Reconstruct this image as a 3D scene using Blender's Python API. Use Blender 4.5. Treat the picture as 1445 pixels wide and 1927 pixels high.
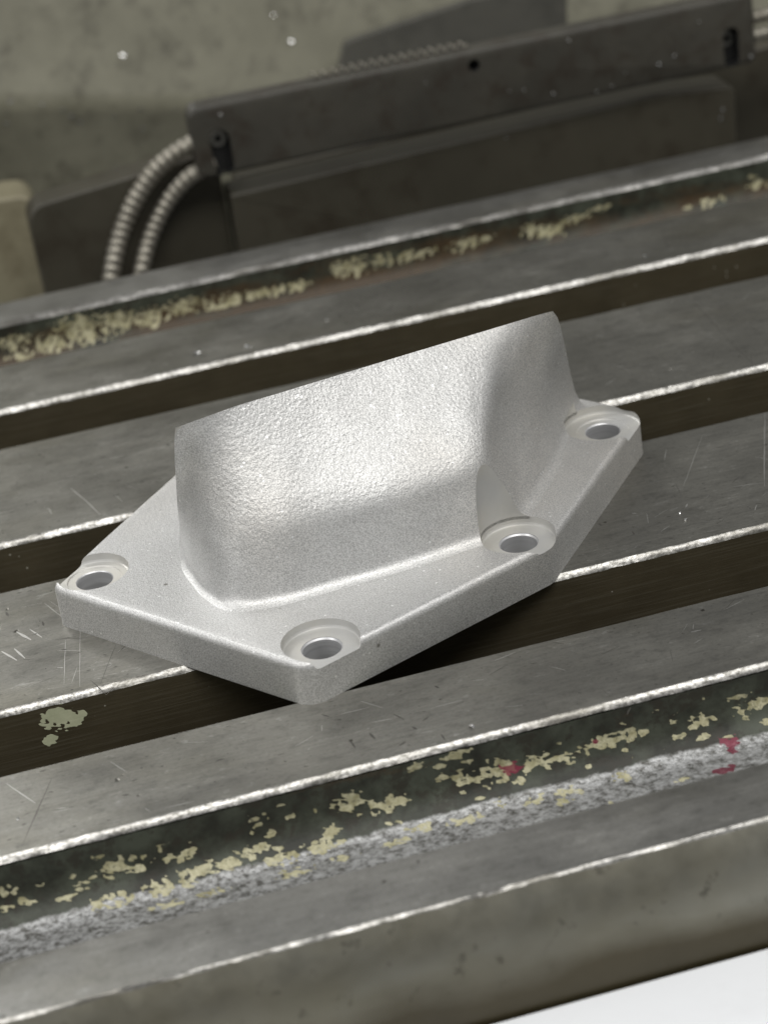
import bpy, bmesh, math, random
import numpy as np
from mathutils import Vector, Matrix, noise as mnoise

random.seed(7)
rng = np.random.default_rng(7)
for o in list(bpy.data.objects):
    bpy.data.objects.remove(o)
scene = bpy.context.scene
COL = scene.collection
MM = 0.001

# ------------------------------------------------------------------ camera
# solved from the 63.5 mm slot pitch of the table and the round bolt holes;
# all numbers below are millimetres: X along the slots, Y away, Z up, table top Z=0
PW, PH = 1445.0, 1927.0
FPX, ELEV, YAW, ROLL, DIST = 4286.0, 0.49101, 0.17083, -0.15242, 444.416
FW = np.array([math.sin(YAW)*math.cos(ELEV), math.cos(YAW)*math.cos(ELEV), -math.sin(ELEV)])
_r = np.cross(FW, [0, 0, 1]); _r /= np.linalg.norm(_r)
_u = np.cross(_r, FW)
CR = math.cos(ROLL)*_r + math.sin(ROLL)*_u
CU = -math.sin(ROLL)*_r + math.cos(ROLL)*_u
CC = -FW*DIST

def ray(q):
    return FW + CR*(q[0]-PW/2)/FPX - CU*(q[1]-PH/2)/FPX
def at_z(q, z):
    d = ray(q); return CC + d*((z-CC[2])/d[2])
def at_y(q, y):
    d = ray(q); return CC + d*((y-CC[1])/d[1])
def at_plane(q, p0, n):
    d = ray(q); return CC + d*(np.dot(np.asarray(p0)-CC, n)/np.dot(d, n))
def pix(P):
    v = np.atleast_2d(P)-CC; z = v@FW
    return np.c_[PW/2+FPX*(v@CR)/z, PH/2-FPX*(v@CU)/z]

cam = bpy.data.cameras.new("camera")
camo = bpy.data.objects.new("camera", cam); COL.objects.link(camo)
m = Matrix.Identity(4)
for i in range(3):
    m[i][0], m[i][1], m[i][2], m[i][3] = CR[i], CU[i], -FW[i], CC[i]*MM
camo.matrix_world = m
cam.sensor_fit = 'HORIZONTAL'; cam.sensor_width = 36.0
cam.lens = FPX/PW*36.0
cam.clip_start = 0.02; cam.clip_end = 50
cam.dof.use_dof = True
cam.dof.focus_distance = float((np.array([-4, -30, 18])-CC)@FW)*MM
cam.dof.aperture_fstop = 28.0
scene.camera = camo

# ------------------------------------------------------------------ light
world = bpy.data.worlds.new("World"); scene.world = world; world.use_nodes = True
wb = world.node_tree.nodes['Background']
wb.inputs['Color'].default_value = (0.84, 0.84, 0.83, 1); wb.inputs['Strength'].default_value = 0.27

def area_light(name, loc, target, sx, sy, power, color):
    l = bpy.data.lights.new(name, 'AREA'); l.shape = 'RECTANGLE'; l.size = sx; l.size_y = sy
    l.energy = power; l.color = color
    o = bpy.data.objects.new(name, l); COL.objects.link(o)
    o.location = loc
    o.rotation_euler = (Vector(target)-Vector(loc)).to_track_quat('-Z', 'Y').to_euler()
    return o
area_light("ceiling_light_front", (0.10, -1.00, 1.60), (0, 0, 0), 1.6, 0.6, 24, (1.0, 0.985, 0.95))
area_light("ceiling_light_left", (-1.50, -0.35, 1.35), (0, 0, 0), 0.5, 1.2, 14, (1.0, 0.99, 0.97))
area_light("ceiling_light_right", (1.15, -0.35, 1.55), (0, 0, 0), 0.4, 1.2, 6, (1.0, 0.99, 0.97))
area_light("ceiling_light_rear", (-0.80, 1.50, 1.25), (0, 0, 0), 1.0, 0.5, 16, (1.0, 0.995, 0.97))
scene.view_settings.view_transform = 'Standard'
scene.view_settings.look = 'None'
scene.view_settings.exposure = 0.0
scene.view_settings.gamma = 1.0
scene.cycles.max_bounces = 7; scene.cycles.diffuse_bounces = 3; scene.cycles.glossy_bounces = 4
scene.cycles.caustics_reflective = False; scene.cycles.caustics_refractive = False

# ------------------------------------------------------------------ helpers
def tag(o, label=None, cat=None, group=None, kind=None):
    if label: o['label'] = label
    if cat: o['category'] = cat
    if group: o['group'] = group
    if kind: o['kind'] = kind
    return o
def empty(name, loc=(0, 0, 0)):
    o = bpy.data.objects.new(name, None); COL.objects.link(o)
    o.empty_display_size = 0.01
    o.location = [c*MM for c in loc]
    return o
def link(name, me, mats=(), parent=None):
    for mt in mats: me.materials.append(mt)
    o = bpy.data.objects.new(name, me); COL.objects.link(o)
    if parent is not None:
        o.parent = parent
        # build in world millimetres: take the parent's location out again
        off = Vector((0, 0, 0)); q = parent
        while q is not None: off += q.location; q = q.parent
        o.location = -off
    return o
def mesh(name, verts, faces, midx=None, smooth=False):
    me = bpy.data.meshes.new(name)
    me.from_pydata((np.asarray(verts, float)*MM).tolist(), [], [list(map(int, f)) for f in faces])
    if midx is not None: me.polygons.foreach_set('material_index', midx)
    if smooth: me.polygons.foreach_set('use_smooth', [True]*len(me.polygons))
    me.update()
    return me
def recalc(me):
    bm = bmesh.new(); bm.from_mesh(me)
    bmesh.ops.remove_doubles(bm, verts=bm.verts, dist=1e-7)
    bmesh.ops.recalc_face_normals(bm, faces=bm.faces)
    bm.to_mesh(me); bm.free(); return me
def sharp(me, deg=35):
    me.polygons.foreach_set('use_smooth', [True]*len(me.polygons))
    me.set_sharp_from_angle(angle=math.radians(deg)); me.update(); return me
def box(name, x0, x1, y0, y1, z0, z1, bev=0.0, seg=3):
    bm = bmesh.new(); bmesh.ops.create_cube(bm, size=1)
    for v in bm.verts:
        v.co = Vector(((x0+x1)/2+v.co.x*(x1-x0), (y0+y1)/2+v.co.y*(y1-y0), (z0+z1)/2+v.co.z*(z1-z0)))*MM
    if bev > 0:
        bmesh.ops.bevel(bm, geom=list(bm.edges), offset=bev*MM, segments=seg, profile=0.5, affect='EDGES')
    me = bpy.data.meshes.new(name); bm.to_mesh(me); bm.free()
    if bev > 0: sharp(me)
    return me
def cylinder(name, c, r, z0, z1, n=48):
    return lathe(name, c, [(0, z0), (r, z0), (r, z1), (0, z1)], n)
def lathe(name, c, prof, n=64):
    V, Fc = [], []
    rows = []
    for (r, z) in prof:
        if r < 1e-6:
            V.append((c[0], c[1], z)); rows.append([len(V)-1])
        else:
            s = len(V)
            for k in range(n):
                a = 2*math.pi*k/n
                V.append((c[0]+r*math.cos(a), c[1]+r*math.sin(a), z))
            rows.append(list(range(s, s+n)))
    for a, b in zip(rows, rows[1:]):
        if len(a) == 1:
            for k in range(n): Fc.append((a[0], b[(k+1) % n], b[k]))
        elif len(b) == 1:
            for k in range(n): Fc.append((a[k], a[(k+1) % n], b[0]))
        else:
            for k in range(n): Fc.append((a[k], a[(k+1) % n], b[(k+1) % n], b[k]))
    return recalc(mesh(name, V, Fc))
def boolean(base_me, cutters, mats):
    """difference of a mesh and cutter meshes; cutter faces carry their own material"""
    o = bpy.data.objects.new("tmp", base_me); COL.objects.link(o)
    tmp = [o]
    for cm in cutters:
        c = bpy.data.objects.new("tmpc", cm); COL.objects.link(c); tmp.append(c)
        md = o.modifiers.new("b", 'BOOLEAN'); md.operation = 'DIFFERENCE'; md.solver = 'EXACT'; md.object = c
        md.material_mode = 'TRANSFER'
    dg = bpy.context.evaluated_depsgraph_get()
    me = bpy.data.meshes.new_from_object(o.evaluated_get(dg))
    for t in tmp: bpy.data.objects.remove(t)
    return me
def split_mesh(me, mask, name):
    """new mesh from the polygons where mask is true, with the material slots kept"""
    bm = bmesh.new(); bm.from_mesh(me); bm.faces.ensure_lookup_table()
    kill = [f for f in bm.faces if not mask[f.index]]
    bmesh.ops.delete(bm, geom=kill, context='FACES')
    out = bpy.data.meshes.new(name); bm.to_mesh(out); bm.free()
    return out
def fbm(p, h=1.0, lac=2.0, octv=4):
    return mnoise.fractal(Vector(p), h, lac, octv, noise_basis='PERLIN_ORIGINAL')

# ------------------------------------------------------------------ materials
class NT:
    def __init__(s, name):
        s.m = bpy.data.materials.new(name); s.m.use_nodes = True
        s.t = s.m.node_tree; s.n = s.t.nodes; s.l = s.t.links
        s.b = s.n['Principled BSDF']
        s.tc = s.n.new('ShaderNodeTexCoord').outputs['Object']
    def put(s, sock, v):
        if isinstance(v, bpy.types.NodeSocket): s.l.new(v, sock)
        else: sock.default_value = v
    def mapping(s, scale=(1, 1, 1), rot=(0, 0, 0), loc=(0, 0, 0)):
        n = s.n.new('ShaderNodeMapping'); s.l.new(s.tc, n.inputs['Vector'])
        n.inputs['Scale'].default_value = scale; n.inputs['Rotation'].default_value = rot; n.inputs['Location'].default_value = loc
        return n.outputs['Vector']
    def noise(s, scale, detail=3, rough=0.55, vec=None, dist=0.0):
        n = s.n.new('ShaderNodeTexNoise'); s.l.new(vec or s.tc, n.inputs['Vector'])
        n.inputs['Scale'].default_value = scale; n.inputs['Detail'].default_value = detail
        n.inputs['Roughness'].default_value = rough; n.inputs['Distortion'].default_value = dist
        return n.outputs['Fac']
    def voronoi(s, scale, vec=None, feature='F1', rnd=1.0):
        n = s.n.new('ShaderNodeTexVoronoi'); n.feature = feature; s.l.new(vec or s.tc, n.inputs['Vector'])
        n.inputs['Scale'].default_value = scale; n.inputs['Randomness'].default_value = rnd
        return n.outputs['Distance']
    def pebble(s, scale):
        n = s.n.new('ShaderNodeTexVoronoi'); n.feature = 'SMOOTH_F1'
        w = s.n.new('ShaderNodeVectorMath'); w.operation = 'MULTIPLY_ADD'
        c = s.n.new('ShaderNodeTexNoise'); s.l.new(s.tc, c.inputs['Vector']); c.inputs['Scale'].default_value = 1800; c.inputs['Detail'].default_value = 1
        s.l.new(c.outputs['Color'], w.inputs[0]); w.inputs[1].default_value = (0.0004,)*3; s.l.new(s.tc, w.inputs[2])
        s.l.new(w.outputs[0], n.inputs['Vector'])
        n.inputs['Scale'].default_value = scale; n.inputs['Smoothness'].default_value = 0.6
        return s.ramp(n.outputs['Distance'], 0.1, 0.7, 1.0, 0.0)
    def attr(s, name):
        n = s.n.new('ShaderNodeAttribute'); n.attribute_name = name; return n.outputs['Fac']
    def ramp(s, v, a, b, lo=0.0, hi=1.0):
        n = s.n.new('ShaderNodeMapRange'); n.clamp = True
        s.put(n.inputs['Value'], v)
        for k, x in (('From Min', a), ('From Max', b), ('To Min', lo), ('To Max', hi)): s.put(n.inputs[k], x)
        return n.outputs['Result']
    def math(s, op, a, b=0.0):
        n = s.n.new('ShaderNodeMath'); n.operation = op; s.put(n.inputs[0], a); s.put(n.inputs[1], b)
        return n.outputs[0]
    def mix(s, f, a, b):
        n = s.n.new('ShaderNodeMix'); n.data_type = 'RGBA'
        s.put(n.inputs['Factor'], f)
        s.put(n.inputs['A'], a if isinstance(a, bpy.types.NodeSocket) else (*a, 1))
        s.put(n.inputs['B'], b if isinstance(b, bpy.types.NodeSocket) else (*b, 1))
        return n.outputs['Result']
    def bump(s, h, strength, dist_mm, prev=None):
        n = s.n.new('ShaderNodeBump'); s.put(n.inputs['Height'], h); s.put(n.inputs['Strength'], strength)
        n.inputs['Distance'].default_value = dist_mm*MM
        if prev is not None: s.l.new(prev, n.inputs['Normal'])
        return n.outputs['Normal']
    def out(s, color=None, rough=None, metal=None, normal=None, spec=None, coat=None):
        for k, v in (('Base Color', color), ('Roughness', rough), ('Metallic', metal), ('Normal', normal), ('Specular IOR Level', spec), ('Coat Weight', coat)):
            if v is None: continue
            if k == 'Base Color' and not isinstance(v, bpy.types.NodeSocket): v = (*v, 1)
            s.put(s.b.inputs[k], v)
        return s.m

def mat_cast():
    t = NT("cast_aluminium")
    peel = t.attr('peel')
    n1 = t.noise(1550, 2, 0.5)
    n2 = t.noise(4200, 2, 0.6)
    n3 = t.noise(60, 3, 0.6)
    tint = t.ramp(t.noise(28, 2, 0.5), 0.45, 0.7)
    col = t.mix(n3, (0.70, 0.70, 0.695), (0.78, 0.78, 0.775))
    col = t.mix(t.math('MULTIPLY', tint, 0.45), col, (0.72, 0.67, 0.60))
    col = t.mix(t.ramp(n2, 0.36, 0.60), (0.46, 0.46, 0.455), col)
    pits = t.math('MAXIMUM', t.ramp(t.voronoi(95), 0.022, 0.05), t.ramp(t.noise(70, 1), 0.5, 0.55))
    col = t.mix(pits, (0.25, 0.24, 0.22), col)
    spark = t.math('MULTIPLY', t.ramp(t.voronoi(620), 0.17, 0.10), t.ramp(t.noise(330, 1), 0.52, 0.6))
    col = t.mix(spark, col, (0.95, 0.95, 0.95))
    b = t.bump(n2, 0.5, 0.12)
    b = t.bump(t.noise(1900, 2, 0.5), 0.22, 0.12, b)
    b = t.bump(n1, t.ramp(peel, 0, 1, 0.05, 0.68), 0.24, b)
    return t.out(col, t.math('SUBTRACT', t.ramp(n3, 0.3, 0.7, 0.49, 0.59), t.math('MULTIPLY', spark, 0.2)), 0.82, b)
def mat_machined():
    t = NT("machined_aluminium")
    n = t.noise(400, 3); st = t.noise(80, 2)
    col = t.mix(t.ramp(st, 0.4, 0.7), (0.58, 0.58, 0.57), (0.65, 0.635, 0.59))
    return t.out(col, t.ramp(n, 0.3, 0.7, 0.48, 0.60), 0.65, t.bump(t.noise(2200, 2), 0.15, 0.06))
def mat_bore():
    t = NT("bored_aluminium")
    v = t.mapping((60, 60, 1500))
    n = t.noise(1.0, 3, 0.6, v)
    col = t.mix(n, (0.34, 0.342, 0.35), (0.85, 0.855, 0.87))
    return t.out(col, 0.42, 0.6, t.bump(n, 0.3, 0.08))
def mat_steel(name, a=(0.26, 0.253, 0.226), b=(0.37, 0.362, 0.328), r0=0.28, r1=0.45, loc=(0, 0, 0)):
    t = NT(name)
    streak = t.noise(1.0, 4, 0.6, t.mapping((35, 1400, 900), loc=loc))
    blot = t.noise(45, 4, 0.6, t.mapping((1, 1.6, 1), loc=loc))
    stain = t.ramp(t.noise(22, 3, 0.6, t.mapping((0.7, 1.4, 1), loc=(loc[0]+.3, loc[1], loc[2]))), 0.52, 0.72)
    col = t.mix(blot, a, b)
    col = t.mix(t.math('MULTIPLY', t.ramp(streak, 0.35, 0.75), 0.5), col, (0.20, 0.198, 0.185))
    col = t.mix(t.math('MULTIPLY', stain, 0.45), col, (0.22, 0.205, 0.15))
    # small dings and pits
    w = t.noise(300, 2, 0.5)
    pv = t.voronoi(240, t.mapping((1, 1, 0.001), loc=loc))
    pit = t.math('MULTIPLY', t.ramp(t.math('ADD', pv, t.ramp(t.noise(900, 2), 0, 1, -0.12, 0.12)), 0.12, 0.05), t.ramp(w, 0.54, 0.60))
    col = t.mix(pit, col, (0.07, 0.065, 0.055))
    hair = t.math('ABSOLUTE', t.math('SUBTRACT', t.noise(1.0, 2, 0.5, t.mapping((60, 420, 1), rot=(0, 0, 0.9), loc=loc)), 0.5))
    hair = t.math('MULTIPLY', t.ramp(hair, 0.006, 0.0), t.ramp(blot, 0.5, 0.65))
    col = t.mix(t.math('MULTIPLY', hair, 0.5), col, (0.75, 0.74, 0.71))
    grain = t.noise(2100, 3, 0.65, t.mapping((0.6, 1, 1)))
    mott = t.noise(420, 4, 0.7, t.mapping((0.55, 1, 1), loc=loc))
    col = t.mix(t.math('MULTIPLY', t.ramp(mott, 0.52, 0.68), 0.42), col, (0.13, 0.128, 0.118))
    col = t.mix(t.math('MULTIPLY', t.ramp(mott, 0.40, 0.28), 0.35), col, (0.60, 0.59, 0.57))
    col = t.mix(t.math('MULTIPLY', t.ramp(grain, 0.52, 0.68), 0.4), col, (0.14, 0.138, 0.13))
    nb = t.bump(grain, 0.28, 0.08)
    nb = t.bump(mott, 0.18, 0.12, nb)
    nb = t.bump(streak, 0.10, 0.05, nb)
    nb = t.bump(pit, 0.4, -0.12, nb)
    return t.out(col, t.ramp(blot, 0.3, 0.7, r0, r1), 0.95, nb)
def mat_worn():
    t = NT("worn_bright_steel")
    n = t.noise(1300, 3, 0.65); big = t.noise(45, 4, 0.65)
    col = t.mix(t.ramp(n, 0.36, 0.60), (0.20, 0.195, 0.18), (0.56, 0.55, 0.53))
    col = t.mix(t.ramp(big, 0.46, 0.62, 0.0, 0.85), col, (0.17, 0.163, 0.145))
    nb = t.bump(n, 0.45, 0.14)
    return t.out(col, 0.42, 1.0, t.bump(t.noise(160, 3), 0.3, 0.4, nb))
def mat_slot():
    t = NT("oily_slot_wall")
    st = t.noise(1.0, 4, 0.7, t.mapping((60, 600, 3000)))
    blot = t.noise(70, 4, 0.65)
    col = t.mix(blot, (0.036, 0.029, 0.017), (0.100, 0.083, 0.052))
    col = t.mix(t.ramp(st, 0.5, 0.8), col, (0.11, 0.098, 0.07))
    fl = t.ramp(t.math('ADD', t.attr('flake'), t.ramp(t.noise(900, 3), 0, 1, -0.12, 0.12)), -0.02, 0.02)
    fc = t.mix(t.noise(500, 3), (0.34, 0.36, 0.24), (0.52, 0.53, 0.38))
    col = t.mix(fl, col, fc)
    spk = t.ramp(t.voronoi(420), 0.10, 0.05)
    col = t.mix(t.math('MULTIPLY', spk, t.ramp(blot, 0.58, 0.62)), col, (0.5, 0.48, 0.42))
    return t.out(col, t.ramp(st, 0.3, 0.8, 0.42, 0.62), t.ramp(fl, 0, 1, 0.35, 0.0), t.bump(st, 0.35, 0.10, t.bump(fl, 0.6, 0.08)), 0.4)
def mat_trough():
    t = NT("flaking_green_paint")
    fine = t.noise(800, 3, 0.6)
    jit = t.ramp(t.noise(700, 4, 0.65), 0, 1, -0.42, 0.42)
    blot = t.noise(110, 5, 0.65)
    g = t.mix(t.ramp(blot, 0.38, 0.62), (0.018, 0.019, 0.013), (0.062, 0.070, 0.052))
    g = t.mix(t.math('MULTIPLY', t.ramp(t.noise(260, 4, 0.7), 0.52, 0.60), 0.75), g, (0.026, 0.023, 0.016))
    rust = t.ramp(t.math('ADD', t.attr('rust'), jit), 0.3, 0.9)
    g = t.mix(rust, g, t.mix(fine, (0.030, 0.020, 0.011), (0.085, 0.055, 0.026)))
    bare = t.ramp(t.math('ADD', t.attr('bare'), t.ramp(t.noise(420, 4, 0.65), 0, 1, -0.45, 0.45)), -0.15, 0.20)
    met = t.mix(t.ramp(t.noise(900, 5, 0.75, t.mapping((0.8, 1, 1))), 0.36, 0.60), (0.10, 0.098, 0.088), (0.50, 0.505, 0.51))
    col = t.mix(bare, g, met)
    fl = t.ramp(t.math('ADD', t.attr('flake'), jit), -0.02, 0.02)
    fc = t.mix(t.ramp(t.noise(420, 4, 0.7), 0.35, 0.6), (0.27, 0.25, 0.135), (0.50, 0.475, 0.32))
    col = t.mix(t.math('MULTIPLY', fl, t.ramp(t.noise(1600, 3, 0.6), 0.30, 0.48, 0.35, 1.0)), col, fc)
    red = t.ramp(t.math('ADD', t.attr('red'), t.ramp(fine, 0, 1, -0.30, 0.30)), 0.2, 0.35)
    col = t.mix(t.math('MULTIPLY', red, 0.85), col, (0.20, 0.022, 0.05))
    metal = t.math('MULTIPLY', bare, t.math('SUBTRACT', 1.0, fl))
    nb = t.bump(fl, 0.6, 0.12)
    nb = t.bump(t.noise(1100, 4, 0.7), t.ramp(bare, 0, 1, 0.25, 0.9), 0.30, nb)
    return t.out(col, t.ramp(bare, 0, 1, 0.55, 0.42), t.math('MULTIPLY', metal, 0.5), nb, 0.4)
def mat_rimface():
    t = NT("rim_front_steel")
    low_brown = t.ramp(t.math('ADD', t.attr('brown'), t.ramp(t.noise(60, 5, 0.65, t.mapping((0.5, 1, 1))), 0, 1, -0.45, 0.45)), -0.1, 0.75)  # brown share grows towards the bottom, edge broken by noise
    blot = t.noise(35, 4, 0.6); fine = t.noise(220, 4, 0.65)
    brown = t.ramp(t.noise(30, 4, 0.65, t.mapping((0.5, 1, 1), loc=(0.4, 0, 0))), 0.42, 0.7)  # scattered oily blotches
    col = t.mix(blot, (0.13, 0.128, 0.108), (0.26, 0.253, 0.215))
    col = t.mix(t.math('MULTIPLY', brown, 0.6), col, (0.10, 0.085, 0.045))
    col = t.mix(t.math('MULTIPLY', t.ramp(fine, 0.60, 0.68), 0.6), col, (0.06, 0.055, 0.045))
    col = t.mix(low_brown, col, t.mix(blot, (0.030, 0.025, 0.012), (0.060, 0.047, 0.020)))
    return t.out(col, t.ramp(fine, 0.3, 0.7, 0.36, 0.5), t.ramp(low_brown, 0, 1, 0.85, 0.25), t.bump(fine, 0.25, 0.15))
def mat_paint(name, a, b, rough=0.5, sc=30, dirt=(0.05, 0.045, 0.035), dirtamt=0.4, metal=0.0):
    t = NT(name)
    n = t.noise(sc, 4, 0.6); d = t.ramp(t.noise(sc*2.3, 5, 0.7), 0.5, 0.72)
    col = t.mix(n, a, b)
    col = t.mix(t.math('MULTIPLY', d, dirtamt), col, dirt)
    return t.out(col, rough, metal, t.bump(t.noise(sc*9, 3), 0.2, 0.3))
def mat_plain(name, c, rough, metal=0.0):
    t = NT(name)
    n = t.noise(200, 3)
    return t.out(t.mix(n, tuple(x*0.85 for x in c), c), rough, metal)

M_CAST, M_MACH, M_BORE = mat_cast(), mat_machined(), mat_bore()
M_TOP = mat_steel("ground_steel")
M_RIM = mat_steel("rim_steel", (0.24, 0.238, 0.225), (0.36, 0.355, 0.335), 0.36, 0.55, (0.7, 0.2, 0))
M_WORN, M_SLOT, M_TROUGH, M_RIMF = mat_worn(), mat_slot(), mat_trough(), mat_rimface()
M_DARK = mat_plain("dark_iron", (0.03, 0.028, 0.024), 0.6, 0.2)
M_SCRB = mat_plain("scratch_bright", (0.80, 0.79, 0.76), 0.35, 1.0)
M_SCRD = mat_plain("scratch_dark", (0.10, 0.095, 0.085), 0.5, 0.5)
M_CHIP = mat_plain("bright_chip", (0.90, 0.90, 0.90), 0.25, 1.0)
M_WHITE = mat_paint("white_plastic", (0.82, 0.84, 0.87), (0.87, 0.89, 0.92), 0.5, 20, (0.6, 0.6, 0.6), 0.15)
M_OLIVE = mat_paint("olive_grey_paint", (0.10, 0.096, 0.068), (0.26, 0.252, 0.19), 0.5, 45, (0.05, 0.045, 0.032), 0.75)
M_BEIGE = mat_paint("beige_paint", (0.19, 0.172, 0.112), (0.28, 0.256, 0.175), 0.5, 26, (0.10, 0.08, 0.045), 0.6)
M_BAR = mat_paint("dusty_dark_enamel", (0.015, 0.014, 0.011), (0.072, 0.067, 0.053), 0.55, 60, (0.022, 0.014, 0.008), 0.85)
M_BRACKET = mat_paint("oily_dark_enamel", (0.028, 0.026, 0.018), (0.070, 0.063, 0.045), 0.5, 26, (0.022, 0.015, 0.008), 0.7)
M_HOLE = mat_plain("dark_hole", (0.008, 0.008, 0.008), 0.7)
M_CONDUIT = mat_paint("conduit_steel", (0.20, 0.187, 0.155), (0.36, 0.34, 0.29), 0.45, 60, (0.08, 0.065, 0.045), 0.6, 0.7)
M_SCREW = mat_plain("screw_steel", (0.25, 0.25, 0.24), 0.4, 0.9)

# ------------------------------------------------------------------ milling table
table = tag(empty("milling_table", (15, 15, -60)),
            "long worn steel milling table with T-slots under the aluminium casting", "milling table")
XS = np.concatenate([np.arange(-330, -120, 15.0), np.arange(-120, 185, 0.6), np.arange(185, 346, 16.0)])
NX = len(XS)
def jig(x, seed, amp, sc):
    return amp*fbm((x*sc, seed*7.3, seed*1.7), 0.9, 2.0, 4)
def extrude(name, prof, mats, midx, parent, jitter=None, attrs=None, deg=30, caps=True, xs=None):
    """prof: list of (y, z); jitter: {index: (ampY, ampZ, scale, seed)}"""
    xx = XS if xs is None else xs
    n = len(prof); nx = len(xx)
    V = np.zeros((nx, n, 3))
    V[:, :, 0] = xx[:, None]
    for j, (y, z) in enumerate(prof):
        V[:, j, 1] = y; V[:, j, 2] = z
        if jitter and j in jitter:
            ay, az, sc, sd = jitter[j]
            V[:, j, 1] += [jig(x, sd, ay, sc) for x in xx]
            V[:, j, 2] += [jig(x, sd+31, az, sc) for x in xx]
    idx = np.arange(nx*n).reshape(nx, n)
    F, mi = [], []
    for j in range(n-1):
        a, b, c, d = idx[:-1, j], idx[1:, j], idx[1:, j+1], idx[:-1, j+1]
        F += np.c_[a, d, c, b].tolist(); mi += [midx[j]]*(nx-1)
    me = mesh(name, V.reshape(-1, 3), F, mi)
    if attrs:
        for k, fn in attrs.items():
            at = me.attributes.new(k, 'FLOAT', 'POINT'); at.data.foreach_set('value', fn(V.reshape(-1, 3)))
    sharp(me, deg)
    return link(name, me, mats, parent)

PITCH = 63.5
CH = 0.9
LANDS = [(112.8, 88.9), (67.65, 24.75), (3.73, -38.35), (-59.45, -81.9)]
# irregular flake fields -------------------------------------------------
def clusters_field(V, cl, n_sc, amp, base, seed=0.0, stretch=1.0):
    """cl: (px, py, rx, rz) pixel centre on the photo, radii in mm; the centre becomes the nearest point of this surface"""
    P = pix(V); g = np.full(len(V), -1.0)
    for (px, py, rx, rz) in cl:
        k = np.argmin((P[:, 0]-px)**2+(P[:, 1]-py)**2); c = V[k]
        d = ((V[:, 0]-c[0])/rx)**2 + ((V[:, 1]-c[1])**2+(V[:, 2]-c[2])**2)/rz**2
        g = np.maximum(g, 1.0-d)
    out = np.full(len(V), -1.0)
    ok = np.where(g > -0.9)[0]
    for i in ok:
        out[i] = g[i]*0.75+base+amp*fbm((V[i, 0]*n_sc*stretch, V[i, 1]*n_sc, V[i, 2]*n_sc+seed), 0.7, 2.0, 5)
    return out

slot_flakes = [(112, 1352, 4.2, 2.4), (97, 1392, 1.6, 1.4), (140, 1352, 2.2, 2.0)]
def zero(V): return np.full(len(V), -1.0)
for k, (yb, yf) in enumerate(LANDS):
    outer_back, outer_front = (k == 0), (k == 3)
    zb = -13.0
    land = None
    # top sheet + rear wall + front wall of one land
    rear = [(yb+CH+5.5, -24), (yb+CH+5.5, zb-0.5), (yb+CH, zb), (yb+CH, -CH)] if not outer_back else [(yb+CH, -24), (yb+CH, -CH)]
    top = [(yb, 0.0), (yf, 0.0)]
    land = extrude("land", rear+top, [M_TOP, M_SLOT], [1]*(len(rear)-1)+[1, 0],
                   table, {len(rear): (0.10, 0, 0.10, 3+k), len(rear)+1: (0.16, 0, 0.45, 11+k)})
    land['label'] = ["ground steel land beside the rear trough", "wide ground steel land behind the casting",
                     "wide ground steel land under the front of the casting", "ground steel land beside the front trough"][k]
    extrude("worn_edge", [(yf, 0.0), (yf-0.28, -0.16), (yf-CH*0.75, -CH*0.72), (yf-CH, -CH-0.15)], [M_WORN], [0, 0, 0], land,
            {0: (0.16, 0, 0.45, 11+k), 1: (0.15, 0.05, 0.5, 40+k), 2: (0.14, 0.10, 0.5, 21+k), 3: (0.0, 0.16, 0.3, 21+k)}, deg=60)
    if not outer_front:
        zz = np.linspace(-CH-0.15, zb, 34 if k == 2 else 3)
        prof = [(yf-CH, z) for z in zz]+[(yf-CH+5.5, zb-0.5), (yf-CH+5.5, -24)]
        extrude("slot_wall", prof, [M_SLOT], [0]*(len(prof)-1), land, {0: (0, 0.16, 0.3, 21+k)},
                {'flake': (lambda V: clusters_field(V, slot_flakes, 0.55, 0.8, -0.15)) if k == 2 else zero})
# solid body below the lands
link("slab", box("slab", -330, 345, -124, 152.4, -60, -23.8), [M_DARK], table)

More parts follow.
